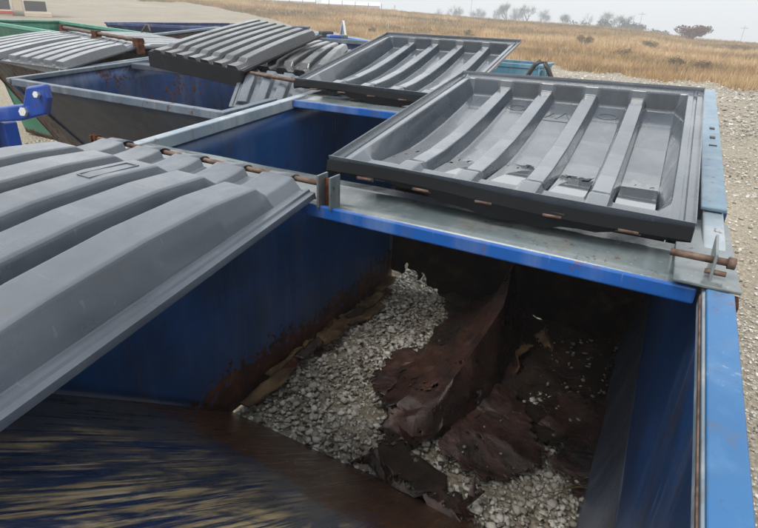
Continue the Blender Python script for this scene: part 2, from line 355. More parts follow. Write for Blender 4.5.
keep = np.array([nz(p, 2.2, 8) > .02 for p in PF]); stones('rust_flakes', PF[keep], SF[keep], 'torn', .22)
P2, S2 = scatter(11000, .22, 2.6, -.4, 5.0, .012, .045); stones('gravel', P2, S2)
P3, S3 = scatter(7000, .0, 5.5, 5, 16, .02, .08); stones('gravel', P3, S3)
P4, S4 = scatter(7000, -3.6, -1.85, .4, 3.4, .015, .055); stones('gravel', P4, S4)
P5, S5 = scatter(3500, -9, -3.6, 3.0, 9, .03, .08); stones('gravel', P5, S5)
P6, S6 = scatter(6000, -7, 9, 14, 31, .05, .16); stones('gravel', P6, S6)

# ------------------------------------------------------------------ dry grass on the field
def grass(name, n, dmin, dmax, h0, h1, wid, blades, bias=1.5):
    a = rng.uniform(A0, R(52), n); e = np.array([field_edge(t) for t in a])
    d = e+dmin+(dmax-dmin)*rng.random(n)**bias
    ok = d < 128; a, d = a[ok], d[ok]; n = len(a)
    x, y = d*np.sin(a), d*np.cos(a); z = np.array([ground_z(*p) for p in zip(x, y)])
    pn = np.array([noise.noise(Vector((p, q, 3))*.11)+.6*noise.noise(Vector((p, q, 9))*.35) for p, q in zip(x, y)])
    sh = np.clip(.66+.62*pn+rng.normal(0, .1, n)-.26*np.clip((d-55)/55, 0, 1), 0, 1)
    hh = (h0+(h1-h0)*rng.random(n))*(1+.35*pn)
    X = np.repeat(x, blades)+rng.normal(0, .16, n*blades); Y = np.repeat(y, blades)+rng.normal(0, .16, n*blades); Z = np.repeat(z, blades)
    H = np.repeat(hh, blades)*rng.uniform(.55, 1.1, n*blades); th = rng.uniform(0, 6.28, n*blades); le = H*rng.uniform(.1, .7, n*blades)
    wv = wid*(.6+np.repeat(d, blades)/70)
    V = np.zeros((n*blades, 3, 3)); ph = rng.uniform(0, 6.28, n*blades)
    V[:, 0] = np.stack([X-np.cos(ph)*wv, Y-np.sin(ph)*wv, Z-.02], 1); V[:, 1] = np.stack([X+np.cos(ph)*wv, Y+np.sin(ph)*wv, Z-.02], 1)
    V[:, 2] = np.stack([X+np.cos(th)*le, Y+np.sin(th)*le, Z+H], 1)
    F = np.arange(n*blades*3).reshape(-1, 3)
    tag(raw_mesh(name, V.reshape(-1, 3), F, np.repeat(np.clip(np.repeat(sh, blades)+rng.normal(0, .07, n*blades), 0, 1), 3), 'grass'), kind='stuff')
grass('dry_grass', 48000, 0, 95, .2, .55, .02, 7, 1.25)
grass('dry_grass', 9000, -.8, 6, .15, .45, .014, 8, 1.0)

# ------------------------------------------------------------------ lids
def lid_z(v):
    tab = [(0, .031, .006), (.05, .024, .005), (.105, .027, .008), (.14, .062, .020), (.27, .082, .036), (.45, .094, .046), (.64, .092, .044), (.82, .080, .036), (.95, .066, .028)]
    for (a, t0, v0), (b, t1, v1) in zip(tab, tab[1:]):
        if v <= b: k = (v-a)/(b-a); return t0+(t1-t0)*k, v0+(v1-v0)*k
    return tab[-1][1:]
VS = [(0, 1), (.035, 1), (.098, 1), (.105, 1), (.112, 1), (.134, 1), (.14, 1), (.15, 1), (.2, 1), (.266, 1), (.274, 1), (.36, 1), (.446, 1), (.454, 1), (.545, 1), (.636, 1), (.644, 1), (.73, 1), (.816, 1), (.824, 1), (.885, 1), (.944, 1), (.949, .97), (.9525, .86), (.9595, .08), (.962, 0), (.972, 0), (1.0, 0)]
def lid_profile(W, ribs=5):
    """cross-section: (u, kind, a); S = skirt share of the rib height, R = share between valley and rib top, T = ends of a rib's flat"""
    e = .074; d = e-.046
    half = [(-.002, 'D', 0), (0, 'F', 0), (.016, 'F', 0), (.019, 'G', 0), (.028, 'G', 0), (.031, 'F', 0), (.044, 'F', 0), (.046, 'S', 0), (.046+.1*d, 'S', .04), (.046+.90*d, 'S', .90), (.046+.98*d, 'S', .965), (e+.003, 'S', .99)]
    vw, sl = .046, .012; tw = (W-2*e-(ribs-1)*(vw+2*sl))/ribs; u = list(half); x = e
    for k in range(ribs):
        u += [(x+.009, 'T', 1), (x+tw-.009, 'T', 1)]; x += tw
        if k < ribs-1:
            r = [(-.0035, .985), (.0005, .93), (sl*.25, .76), (sl*.9, .08), (sl+.0015, .015), (sl+.005, 0)]
            u += [(x+p, 'R', q) for p, q in r]+[(x+2*sl+vw-p, 'R', q) for p, q in reversed(r)]; x += 2*sl+vw
    return u+[(W-a, b, c) for a, b, c in reversed(half)]
def lid(name, label, P0, P1, P2, mat, tops_up=True, P3=None, group=None, sag=0., W=.95, Lg=1.08, zs=1., ribs=5, knuckles=True, detail=True, bevel=.004, relief=1., dome=1.):
    """shell spanned by hinge corners P0, P1 and free corners P2 (beside P0), P3; heights stand off that patch"""
    P0, P1, P2 = Vector(P0), Vector(P1), Vector(P2); P3 = Vector(P3) if P3 is not None else P1+P2-P0
    ux = (P1-P0).normalized(); nrm = ux.cross(P2-P0).normalized()
    if (nrm.z < 0) == tops_up: nrm = -nrm
    root = empty(name, (P0+P1)/2, label=label, cat='container lid', group=group); org = root.location.copy()
    W = (P1-P0).length; prof = lid_profile(W, ribs)
    def at(u, v, h):
        a = u/W; p = P0*(1-a)*(1-v)+P1*a*(1-v)+P2*(1-a)*v+P3*a*v
        return p+nrm*h-org-Vector((0, 0, sag*math.sin(math.pi*min(1, max(0, a)))*v))
    vs_, nu = [], len(prof)
    for v, kv in VS:
        t, va = lid_z(min(v, .945))
        t = (va*dome+(t-va)*relief)*kv; va *= dome*kv
        for u, k, q in prof:
            h = {'D': -.014, 'F': 0, 'G': .006, 'S': t*q, 'T': t, 'R': va+(t-va)*q}[k]
            if v == 1.0 and k != 'D': h = -.004
            vs_.append(at(u, v, h))
    fs = [(j*nu+i, j*nu+i+1, (j+1)*nu+i+1, (j+1)*nu+i) for j in range(len(VS)-1) for i in range(nu-1)]
    # hinge wall closing the rib ends, and front lip
    b0 = len(vs_)
    for u, k, q in prof: vs_.append(at(u, -.002, -.018))
    fs += [(b0+i, b0+i+1, i+1, i) for i in range(nu-1)]
    e0 = (len(VS)-1)*nu; b1 = len(vs_)
    for u, k, q in prof: vs_.append(at(u, 1.002, -.018))
    fs += [(e0+i, e0+i+1, b1+i+1, b1+i) for i in range(nu-1)]
    o = mesh_obj('shell', vs_, fs, mat, root, True); o.data.set_sharp_from_angle(angle=R(32))
    s = o.modifiers.new('thickness', 'SOLIDIFY'); s.thickness = .004; s.offset = 0
    wn = o.modifiers.new('normals', 'WEIGHTED_NORMAL'); wn.mode = 'FACE_AREA'; wn.weight = 100; wn.keep_sharp = True
    return root, at, prof

# ------------------------------------------------------------------ containers
def container(name, label, loc, rotz, W, L, z0, slope, yb, mats, beams=(1.19,), foot=1.72, zfoot=.02, floor=True, rimw=.05, roll=0., ribs_out=True, group=None, back_ribs=False):
    """open steel waste container; local x across, y from the front lip to the back, chute slope at the front"""
    root = empty(name, loc, (0, roll, rotz), label=label, cat='container', group=group)
    wi, wo_, rim, bm_ = mats['in'], mats['out'], mats['rim'], mats['beam']
    zr = lambda y: z0+slope*(y-yb); h = W/2; t = .008; sd_ = random.random()*50; rh = mats.get('rh', .03)
    def wall(sx, nm):
        def f(a, b):
            yt, yb_ = L*a, foot+(L-foot)*a
            y = yb_+(yt-yb_)*b; z = zfoot+(zr(yt)-.03-zfoot)*b
            return Vector((sx*(h-.028)+.008*nz((sx, y, z), 1.6, sd_)*math.sin(math.pi*b), y, z))
        return sheet(nm, f, 26, 14, wi, root, t)
    wall(-1, 'side_wall'); wall(1, 'side_wall')
    sheet('back_wall', lambda a, b: Vector((-h+.034+(W-.068)*a, L-.02+.01*nz((a*2, b*2, 0), 2, sd_), zfoot+(zr(L)-.03-zfoot)*b)), 130, 110, mats.get('back', wi), root, t)
    sheet('chute_slope', lambda a, b: Vector((-h+.034+(W-.068)*a, foot-(foot-.03)*b, zfoot+(zr(0)-.035-zfoot)*b+.007*nz((a*3, b*3, 1), 1.5, sd_))), 30, 24, mats.get('chute', wi), root, t)
    if floor: sheet('floor', lambda a, b: Vector((-h+.034+(W-.068)*a, foot+.004+(L-.03-foot)*b, zfoot+.03)), 4, 4, mats.get('floor', 'mud_shade'), root, t)
    for sx in (-1, 1):
        bar_obj('side_rim', (sx*(h-rimw/2), 0, zr(0)-rh/2), (sx*(h-rimw/2), L, zr(L)-rh/2), rimw, rh, rim, root)
    bar_obj('front_rim', (-h+rimw+.002, .03, zr(0)-.025), (h-rimw-.002, .03, zr(0)-.025), .05, .046, rim, root)
    bar_obj('back_rim', (-h+rimw+.002, L-.028, zr(L)-.024), (h-rimw-.002, L-.028, zr(L)-.024), .05, .046, rim, root)
    for y in beams:
        z = zr(y)
        box_obj('cross_beam', (-h+rimw+.002, h-rimw-.002, y, y+.15, z-.055, z-.01), bm_, root, .006)
    if ribs_out:
        for sx in (-1, 1):
            for k in range(1, 4):
                y = foot*.75+(L-foot*.75)*k/4
                box_obj('stiffener', (sx*h-.03 if sx < 0 else h-.02, sx*h+.02 if sx < 0 else h+.03, y-.03, y+.03, .05+max(0, (foot-y))*.9, zr(y)-.06), wo_, root)
    if back_ribs:
        for z in (.45, .95, 1.32): box_obj('stiffener', (-h+.01, h-.01, L-.015, L+.045, z-.05, z+.05), wo_, root)
    return root, zr

# main container (world frame: outer x -1.795 .. 0.205, front lip at y -0.03)
CX, CY, CW, CL = -.797, -.03, 1.98, 3.68
blue = dict(out='blue_in', rim='blue_rim', beam='blue_beam', chute='chute', back='mud_shade', rh=.05)  # back wall coloured near-black to stand for the unlit far end
blue['in'] = 'blue_in'
main, zr_ = container('waste_container', 'large open blue waste container with a rusted out floor showing gravel', (CX, CY, 0), 0, CW, CL, 1.555, .072, 1.2, blue, beams=(), foot=1.73, floor=False)
bw = [o for o in main.children if o.name.startswith('back_wall')][0]
bm = bmesh.new(); bm.from_mesh(bw.data)
def gone(p):      # rusted away along the foot of the back wall
    x, z = p.x+1.0+CX+.795, p.z; e = .05*nz(p, 9, 2)+.04*nz(p, 25, 5)
    return (x < .36 and z < .17-.35*abs(x-.2)+e*1.6) or (x < .95 and z < .08*(1-x/.95)+e) or (1.15 < x < 1.5 and z < .05+e)
bmesh.ops.delete(bm, geom=[f for f in bm.faces if gone(f.calc_center_median())], context='FACES'); soften(bm, 2); bm.to_mesh(bw.data); bm.free()
zw = lambda Y: zr_(Y-CY)
lx = lambda X: X-CX
ly = lambda Y: Y-CY
# cross beam under the hinges: lip, deck, brackets, rod
def crossbeam(Y, x0, x1, depth, parent):
    z = zw(Y)
    bd_ = sheet('cross_beam', lambda a, b: Vector((lx(x0)+(x1-x0)*a, ly(Y)+.013+depth*b, z-.012+.004*nz((a*4, b, 0), 2)+.02*b)), 30, 4, 'deck', parent, .008)
    box_obj('beam_lip', (lx(x0), lx(x1), ly(Y), ly(Y)+.012, z-.040, z-.002), 'blue_beam', bd_, .005)
    box_obj('beam_web', (lx(x0), lx(x1), ly(Y)+.10, ly(Y)+.115, z-.05, z-.012), 'blue_dark', bd_)
    return z
zb = crossbeam(1.175, -1.74, .135, .20, main)
zb2 = crossbeam(2.31, -1.74, .135, .16, main)
rod_z = zb+.052; ROD_Y = 1.205
tube_obj('hinge_rod', [(lx(-1.80), ly(ROD_Y), rod_z), (lx(-.76), ly(ROD_Y), rod_z)], .0085, 'rod', main)
tube_obj('hinge_rod', [(lx(.07), ly(ROD_Y+.012), rod_z), (lx(.185), ly(ROD_Y+.012), rod_z)], .0082, 'rod', main)
def bracket(X, Y, z, t=.007, hgt=.085, dep=.05, mat='blue_rim', gap=.04, both=True):
    for s in ((-1, 1) if both else (1,)):
        bm = bmesh.new(); x = lx(X)+s*gap/2
        box(bm, x-t/2, x+t/2, ly(Y)-dep/2, ly(Y)+dep/2, z-.008, z+hgt); bm_obj('hinge_bracket', bm, mat, main, bevel=.002)
    if both: box_obj('bracket_web', (lx(X)-gap/2+t/2+.001, lx(X)+gap/2-t/2-.001, ly(Y)+.004, ly(Y)+.012, z-.006, z+hgt-.012), 'rust', main, .002)
bracket(-.782, ROD_Y-.012, zb, mat='deck'); bracket(-1.775, ROD_Y, zb+.005, mat='rust', gap=.02, hgt=.06, dep=.03)
# right-hand hinge plate: deck corner, thin upright plate, rod end and bolt
box_obj('corner_plate', (lx(.085), lx(.207), ly(1.16), ly(1.62), zb+.009, zb+.016), 'deck', main, .002).rotation_euler = (0, 0, 0)
bm = bmesh.new(); xx = lx(.152)
hexa(bm, [(xx-.003, ly(1.185), zb+.012), (xx+.003, ly(1.185), zb+.012), (xx+.003, ly(1.265), zb+.012), (xx-.003, ly(1.265), zb+.012), (xx-.003, ly(1.20), zb+.07), (xx+.003, ly(1.20), zb+.07), (xx+.003, ly(1.29), zb+.085), (xx-.003, ly(1.29), zb+.085)])
bm_obj('hinge_bracket', bm, 'deck', main, bevel=.002)
tube_obj('rod_end', [(lx(.176), ly(1.2165), rod_z), (lx(.19), ly(1.2165), rod_z)], .0125, 'rod', main, 10)
tube_obj('bolt', [(lx(.14), ly(1.205), zb+.03), (lx(.178), ly(1.205), zb+.03)], .006, 'rod', main, 8)
bm = bmesh.new(); hexa(bm, [(lx(.18), ly(1.135), zb-.08), (lx(.203), ly(1.135), zb-.08), (lx(.203), ly(1.16), zb-.08), (lx(.18), ly(1.16), zb-.08), (lx(.18), ly(1.135), zb-.005), (lx(.207), ly(1.135), zb-.005), (lx(.207), ly(1.17), zb+.004), (lx(.18), ly(1.17), zb+.004)])
bm_obj('corner_gusset', bm, 'rust', main, bevel=.003)
# bright rim cap on the front run of the right wall, with a rusty seam strip inside it
bar_obj('rim_cap', (lx(.1695), ly(.02), zw(.02)+.008), (lx(.1715), ly(1.155), zw(1.155)+.008), .050, .012, 'blue_clean', main, .004)
bar_obj('seam_strip', (lx(.139), ly(.02), zw(.02)-.004), (lx(.139), ly(1.15), zw(1.15)-.004), .0026, .008, 'rod', main, .0006)
bar_obj('rim_cap', (lx(.166), ly(1.64), zw(1.64)+.010), (lx(.166), ly(3.62), zw(3.62)+.010), .064, .012, 'rim_blue', main, .004)
for yy, sx_, sy_ in ((2.46, .018, .02), (2.62, .018, .02), (2.33, .026, .008)):
    box_obj('rim_hole', (lx(.170)-sx_/2, lx(.170)+sx_/2, ly(yy)-sy_, ly(yy)+sy_, zw(yy)+.012, zw(yy)+.0185), 'rubber', main, 0)
# plate along the foot of the right wall, leaning into the floor
sheet('kick_plate', lambda a, b: Vector((lx(.165-.115*(1-b)**1.4), ly(1.25+2.35*a), .03+.52*b+.01*nz((a*3, b, 2), 2))), 24, 8, 'kick', main, .006)
# ledge of flaking floor left along the left wall
def bite(o, dist, seed, thr=.0, holes=.34):
    """eat the border of a sheet away unevenly and open a few holes, as rust does"""
    bm = bmesh.new(); bm.from_mesh(o.data); bm.verts.ensure_lookup_table()
    bd = [v.co.copy() for v in bm.verts if v.is_boundary]
    kill = []
    for f in bm.faces:
        c_ = f.calc_center_median(); d_ = min((c_-b).length for b in bd)
        k = .55*nz(c_, 7, seed)+.55*nz(c_, 26, seed+3)+.45*nz(c_, 60, seed+7)
        if k > thr+d_/dist*.5 or k > holes+.25: kill.append(f)
    bmesh.ops.delete(bm, geom=kill, context='FACES'); bm.to_mesh(o.data); bm.free()
def jag(pts, amp, rnd, step=.055):
    out = []; k = len(pts); pts = [Vector(p) for p in pts]; cen = sum(pts, Vector())/k
    for a, b in zip(pts, pts[1:]+pts[:1]):
        m_ = max(1, int((b-a).length/step)); d = (b-a); q = Vector((-d.y, d.x, 0)).normalized()
        for i in range(m_): out.append(a+d*(i/m_)+(q*rnd.uniform(-1, 1)*amp+d*rnd.uniform(-.25, .25)/m_ if i else Vector((rnd.uniform(-1, 1), rnd.uniform(-1, 1), 0))*amp*.6))
    return out
def ragged(nm, pts, mat, parent, zt=.004, sub=3, rough=.012, seed=0, off=(0, 0, 0), dist=.03, jagged=.035):
    if jagged: pts = jag(pts, jagged, random.Random(seed))
    bm = bmesh.new(); vv = [bm.verts.new(Vector(p)-Vector(off)) for p in pts]; f = bm.faces.new(vv)
    bmesh.ops.triangulate(bm, faces=[f])
    for _ in range(sub+1 if not jagged else sub): bmesh.ops.subdivide_edges(bm, edges=bm.edges[:], cuts=1, use_grid_fill=True)
    for v in bm.verts:
        v.co += Vector((nz(v.co, 14, seed+1)*rough, nz(v.co, 14, seed+5)*rough, (1-2.4*abs(nz(v.co, 3.5, seed+9)))*rough*1.5+nz(v.co, 13, seed)*rough*.3+nz(v.co, 45, seed)*rough*.2))
    o = bm_obj(nm, bm, mat, parent, smooth=True); bite(o, dist, seed)
    s = o.modifiers.new('thickness', 'SOLIDIFY'); s.thickness = zt; s.offset = 0
    return o
off = (CX, CY, 0)
rnd_ = random.Random(5)
for k in range(13):        # splintered strips of the old floor edge, lying along the wall
    ya = 1.70+k*.135+rnd_.uniform(-.05, .05); ln = rnd_.uniform(.22, .5); x0 = -1.745+rnd_.uniform(0, .045); wd_ = rnd_.uniform(.025, .06); sk = rnd_.uniform(-.02, .05); z = .035+rnd_.uniform(0, .05)
    ragged('floor_edge_strip', [(x0, ya, z+.02), (x0+wd_, ya+.02, z), (x0+wd_*1.1+sk, ya+ln*.6, z+rnd_.uniform(-.015, .02)), (x0+sk+wd_*.5, ya+ln, z), (x0+sk*.6, ya+ln*.8, z+.025)], ('tan', 'rust', 'tan', 'mud_shade', 'torn')[k % 5], main, .01, 2, .01, k*3.1, off, .008, .009)
for ya, yb2, w0, w1, z in ((2.35, 2.75, .10, .13, .05), (2.78, 3.2, .13, .2, .04)):
    ragged('floor_edge_strip', [(-1.75, ya, z+.03), (-1.75+w0, ya, z), (-1.75+w1, yb2, z), (-1.75, yb2, z+.03)], 'tan', main, .008, 3, .014, ya, off, .03, .02)
# remains of the floor sheet
def fp(px, py, z): return PZ(px, py, z)
ragged('floor_remnant', [fp(*p) for p in ((438, 446, .06), (452, 425, .085), (470, 404, .10), (497, 386, .11), (516, 392, .10), (530, 424, .085), (548, 452, .07), (530, 470, .06), (500, 484, .055), (470, 478, .06), (452, 462, .055))], 'torn', main, .005, 4, .014, 3, off)
ragged('floor_remnant', [fp(*p) for p in ((538, 404, .08), (560, 392, .10), (618, 404, .085), (616, 478, .065), (590, 504, .06), (566, 486, .06), (548, 440, .075))], 'torn', main, .005, 4, .016, 11, off)
ragged('floor_remnant', [fp(*p) for p in ((366, 452, .045), (384, 430, .08), (404, 446, .07), (432, 470, .05), (462, 498, .05), (474, 520, .05), (440, 508, .04), (404, 484, .04))], 'mud_shade', main, .005, 3, .014, 51, off)  # dark sheet added to stand for the shaded hollow under the flap
ragged('floor_remnant', [fp(*p) for p in ((372, 378, .05), (396, 352, .06), (418, 348, .07), (400, 386, .06), (384, 404, .05))], 'torn', main, .005, 3, .012, 21, off)
box_b = [(-.62, 3.62), (.05, 3.62), (.06, 2.45), (-.05, 2.28), (-.28, 2.30), (-.48, 2.52), (-.60, 2.80), (-.78, 3.05)]
ragged('floor_remnant', [(x, y, .05) for x, y in box_b], 'mud_shade', main, .006, 4, .02, 31, off)
ragged('floor_remnant', [(x, y, .05) for x, y in ((-1.30, 3.60), (-.64, 3.60), (-.80, 3.06), (-1.0, 3.06), (-1.15, 3.36))], 'mud_shade', main, .006, 4, .02, 41, off)
def flap(rows, nm='torn_floor_flap', mat='torn', seed=0, dist=.05, fold=2, amp=.04):
    """bent sheet steel: flat facets between sharp folds, edges eaten ragged"""
    rows = [[fp(*p) for p in r] for r in rows]; nr, nc = len(rows), len(rows[0]); rnd = random.Random(seed)
    def lerp(gr, a, b):
        k2, k1 = len(gr), len(gr[0]); x, y = a*(k1-1), b*(k2-1); i, j = min(int(x), k1-2), min(int(y), k2-2); fx, fy = x-i, y-j
        return (gr[j][i]*(1-fx)+gr[j][i+1]*fx)*(1-fy)+(gr[j+1][i]*(1-fx)+gr[j+1][i+1]*fx)*fy
    ca, cb = (nc-1)*fold, (nr-1)*fold
    gr = [[lerp(rows, i/ca, j/cb)+Vector((rnd.uniform(-1, 1), rnd.uniform(-1, 1), rnd.uniform(-.7, .9)))*amp for i in range(ca+1)] for j in range(cb+1)]
    def f(a, b):
        p = lerp(gr, a, b); return p+Vector((nz(p, 30, seed), nz(p, 30, seed+4), nz(p, 30, seed+8)))*.0035-Vector(off)
    o = sheet(nm, f, ca*8, cb*8, mat, main, .005); bite(o, dist, seed, holes=.32); o.data.set_sharp_from_angle(angle=R(18)); return o
flap([[(376, 404, .05), (399, 372, .06), (424, 344, .06), (452, 318, .08), (484, 300, .08)],
      [(384, 408, .11), (412, 384, .17), (436, 352, .21), (466, 332, .26), (500, 292, .45)],
      [(393, 412, .13), (424, 404, .22), (452, 380, .27), (482, 352, .33), (513, 262, .62)],
      [(384, 428, .08), (418, 440, .10), (448, 430, .10), (490, 404, .08), (518, 330, .20)],
      [(372, 448, .03), (412, 448, .05), (442, 442, .05), (492, 410, .05), (524, 372, .05)]], seed=3)
flap([[(352, 458, .05), (374, 442, .10), (398, 474, .11), (432, 498, .10), (470, 526, .10)],
      [(348, 462, .03), (370, 462, .05), (392, 486, .05), (424, 508, .05), (462, 534, .05)]], seed=9)
flap([[(456, 522, .04), (462, 500, .12), (474, 478, .2)], [(470, 530, .04), (474, 506, .1), (478, 482, .19)]], seed=15, nm='torn_floor_flap')
flap([[(506, 366, .06), (512, 348, .10), (522, 334, .12)], [(516, 376, .06), (524, 360, .12), (536, 346, .10)]], seed=25, mat='tan')
flap([[(532, 338, .06), (544, 328, .09)], [(548, 360, .06), (560, 350, .08)]], seed=35, mat='tan')
# stones lying on the sheets, straw
pp = []; ss = []
for (px0, px1, py0, py1, k, z) in ((470, 640, 300, 400, 50, .075), (552, 632, 340, 440, 130, .085), (440, 530, 400, 470, 14, .095), (560, 620, 480, 528, 40, .07)):
    for _ in range(k):
        p = fp(random.uniform(px0, px1), random.uniform(py0, py1), z)
        if -1.7 < p.x < .06 and p.y < 3.5: pp.append(p[:]); ss.append(random.uniform(.006, .034))
stones('gravel', np.array(pp), np.array(ss), shade=rng.uniform(0, .4, len(pp)))
for k, (a, b) in enumerate((((545, 494), (612, 482)), ((556, 488), (606, 490)), ((548, 500), (590, 478)), ((322, 348), (372, 336)))):
    pa, pb = fp(*a, .07), fp(*b, .085); o = tube_obj('straw_stalk', [pa, (pa+pb)/2+Vector((0, 0, .012)), pb], .0022, 'grass', None, 5)
    tag(o, 'dry straw stalk lying in the gravel corner by the kick plate' if k < 3 else 'single thin stalk lying beside the flaking floor ledge', 'straw', 'straw stalks on the container floor' if k < 3 else None)

# ------------------------------------------------------------------ the lids of the main container
# closed left lid: hinge at the beam, drooping towards the front lip
HL0, HL1 = Vector((-1.775, 1.178, rod_z-.017)), Vector((-.815, 1.173, rod_z-.020))
FL0, FL1 = Vector((-1.79, .02, zw(.02)+.03)), Vector((-.80, .06, 1.405))
lid_l, at_l, prof_l = lid('container_lid', 'closed grey ribbed lid seen from its outer side, hanging from the rusty hinge rod', HL0, HL1, FL0, 'lid', True, FL1)
def knuckles(root, at, prof, ydir, mat, zoff=.03, r=.02):
    tops = [u for u, k, q in prof if k == 'T']
    for a, b in zip(tops[::2], tops[1::2]):
        bm = bmesh.new(); n = 10; ring = []
        for u in (a+.004, b-.004):
            rr = []
            for k in range(n+1):
                th = math.pi*(1.05-1.15*k/n)
                rr.append(bm.verts.new(at(u, 0, 0)+Vector((0, ydir*(.025-math.cos(th)*.027), zoff-.002+math.sin(th)*.0155))))
            ring.append(rr)
        for k in range(n): bm.faces.new((ring[0][k], ring[0][k+1], ring[1][k+1], ring[1][k]))
        o = bm_obj('hinge_knuckle', bm, mat, root, smooth=True); s = o.modifiers.new('thickness', 'SOLIDIFY'); s.thickness = .004; s.offset = 0
knuckles(lid_l, at_l, prof_l, 1, 'lid', .017)
# moulded label frame on the middle rib
us = [u for u, k, q in prof_l if k == 'T']
for (ua, ub, va, vb) in ((us[4]+.02, us[5]-.02, .17, .174), (us[4]+.02, us[5]-.02, .30, .304), (us[4]+.02, us[4]+.023, .174, .30), (us[5]-.023, us[5]-.02, .174, .30)):
    bm = bmesh.new(); hexa(bm, [at_l(u, v, lid_z(v)[0]+h) for h in (.0, .0045) for u, v in ((ua, va), (ub, va), (ub, vb), (ua, vb))]); bm_obj('label_frame', bm, 'lid', lid_l)

# opened right lid: turned right over, its hollow side up
NR0, NR1 = Vector((-.835, 1.285, rod_z+.045)), Vector((.105, 1.300, rod_z+.030))
lid_r, at_r, prof_r = lid('container_lid', 'grey ribbed lid flipped open with its hollow side up, holding rain puddles', NR0, NR1, PYp(463, 75, 2.36), 'lid_open', False, PYp(703, 93, 2.36))
def slots(root, at, prof, w=.055, drop=.044):
    W = prof[-1][0]+prof[0][0]; nn = 24
    vs_ = [at(prof[0][0]+(prof[-1][0]-prof[0][0])*i/nn, 0, 0)+Vector((0, -.012-.006*(j == 1), (.006, -.022, -drop+.016*math.sin(i*.33+.5)+.004*math.sin(i*1.9))[j]+.006*math.sin(i*.28))) for j in range(3) for i in range(nn+1)]
    o = mesh_obj('hinge_lip', vs_, [(j*(nn+1)+i, j*(nn+1)+i+1, (j+1)*(nn+1)+i+1, (j+1)*(nn+1)+i) for j in range(2) for i in range(nn)], 'lip', root)
    sm = o.modifiers.new('thickness', 'SOLIDIFY'); sm.thickness = .005; sm.offset = 0
    tops = [u for u, k, q in prof if k == 'T']
    for a, b in zip(tops[::2], tops[1::2]):
        u = (a+b)/2
        c = at(u, 0, .012)+Vector((0, -.016, -.012)); bm = bmesh.new(); box(bm, c.x-w/2, c.x+w/2, c.y-.004, c.y+.004, c.z-.008, c.z+.008); hs = bm_obj('hinge_slot', bm, 'rubber', root)
        tube_obj('rod_section', [c+Vector((-w*.4, -.004, -.003)), c+Vector((w*.4, -.004, -.003))], .0045, 'rod', hs, 8)
slots(lid_r, at_r, prof_r)
n = NT('puddle_water'); wv_ = n.noise(26, 6, .7); deb = n.noise(14, 8, .75, n.obj((1, 2.6, 1)))
n.set(n.ramp(deb, [(.5, (.045, .053, .064)), (.62, (.03, .033, .036)), (.7, (.012, .011, .010))]), .04, 0, .5); n.b.inputs['Coat Weight'].default_value = 1.; n.b.inputs['Coat Roughness'].default_value = .02; n.bump(n.noise(9, 3), .05, .004); M['puddle'] = n.m
tops_r = [u for u, k, q in prof_r if k == 'T']
for k, (a, b) in enumerate(zip(tops_r[::2], tops_r[1::2])):
    zl = max((at_r(u, .135, lid_z(.135)[0])).z for u in (a, b))
    zl = (at_r(a, .37, lid_z(.37)[0]-.002)).z*.5+(at_r(b, .37, lid_z(.37)[0]-.002)).z*.5+(.001, -.003, .002, -.002, -.004)[k]
    nu_, nv = 30, 110; V_ = []; keepf = []
    for j in range(nv+1):
        for i in range(nu_+1):
            u = a-.006+(b-a+.012)*i/nu_; v = .115+.33*j/nv; q = at_r(u, v, lid_z(v)[0]-.0028)
            V_.append(Vector((q.x, q.y, max(zl, q.z+.0004))))
    vend = .365+(.0, -.02, .015, -.01, .02)[k]
    for j in range(nv):
        for i in range(nu_):
            v = .115+.33*(j+.5)/nv; e_ = .035*noise.noise(Vector((i*.14+k*7, j*.048, 2.)))+.018*noise.noise(Vector((i*.36+k*3, j*.2, 5.)))
            if v < vend+e_*1.6 and not noise.noise(Vector((i*.2+k, j*.088, 9.)))+.8*max(0, v-vend+.09)/.09 > .62:
                o0 = j*(nu_+1)+i; keepf.append((o0, o0+1, o0+nu_+2, o0+nu_+1))
    po = mesh_obj('puddle', V_, keepf, 'puddle', lid_r, True); bm = bmesh.new(); bm.from_mesh(po.data); soften(bm, 4); bm.to_mesh(po.data); bm.free()
# moulded marks: two ovals and a peaked mark
def strip_on(root, at, uv, w, depthf, mat, nm):
    bm = bmesh.new()
    for (u0, v0), (u1, v1) in zip(uv, uv[1:]):
        d = Vector((u1-u0, (v1-v0)*1.08)); q = Vector((-d.y, d.x)).normalized()*w/2
        pts = [(u0-q.x, v0-q.y/1.08), (u1-q.x, v1-q.y/1.08), (u1+q.x, v1+q.y/1.08), (u0+q.x, v0+q.y/1.08)]
        hexa(bm, [at(u, v, depthf(v)+h) for h in (.0, -.0014) for u, v in pts])
    bm_obj(nm, bm, mat, root)
df = lambda v: lid_z(v)[0]-.0022
for i in (1, 3):
    uc = (tops_r[2*i]+tops_r[2*i+1])/2
    strip_on(lid_r, at_r, [(uc+.035*math.cos(t*math.pi/8), .86+.022*math.sin(t*math.pi/8)) for t in range(17)], .006, df, 'lid_open', 'moulded_oval')
uc = (tops_r[4]+tops_r[5])/2
strip_on(lid_r, at_r, [(uc-.055, .79), (uc-.02, .85), (uc-.005, .80), (uc+.02, .86), (uc+.055, .79)], .007, df, 'lid_open', 'moulded_mark')
strip_on(lid_r, at_r, [(uc-.06, .775), (uc+.06, .775)], .005, df, 'lid_open', 'moulded_mark')

# second opened lid, from the next cross beam
lid_2, at_2, prof_2 = lid('container_lid', 'grey ribbed lid flipped open above the far part of the blue container', Vector((-1.80, 2.43, zb2+.075)), Vector((-.86, 2.44, zb2+.066)), PYp(387, 35, 3.42), 'lid_open', False, PYp(521, 43, 3.42))
slots(lid_2, at_2, prof_2)
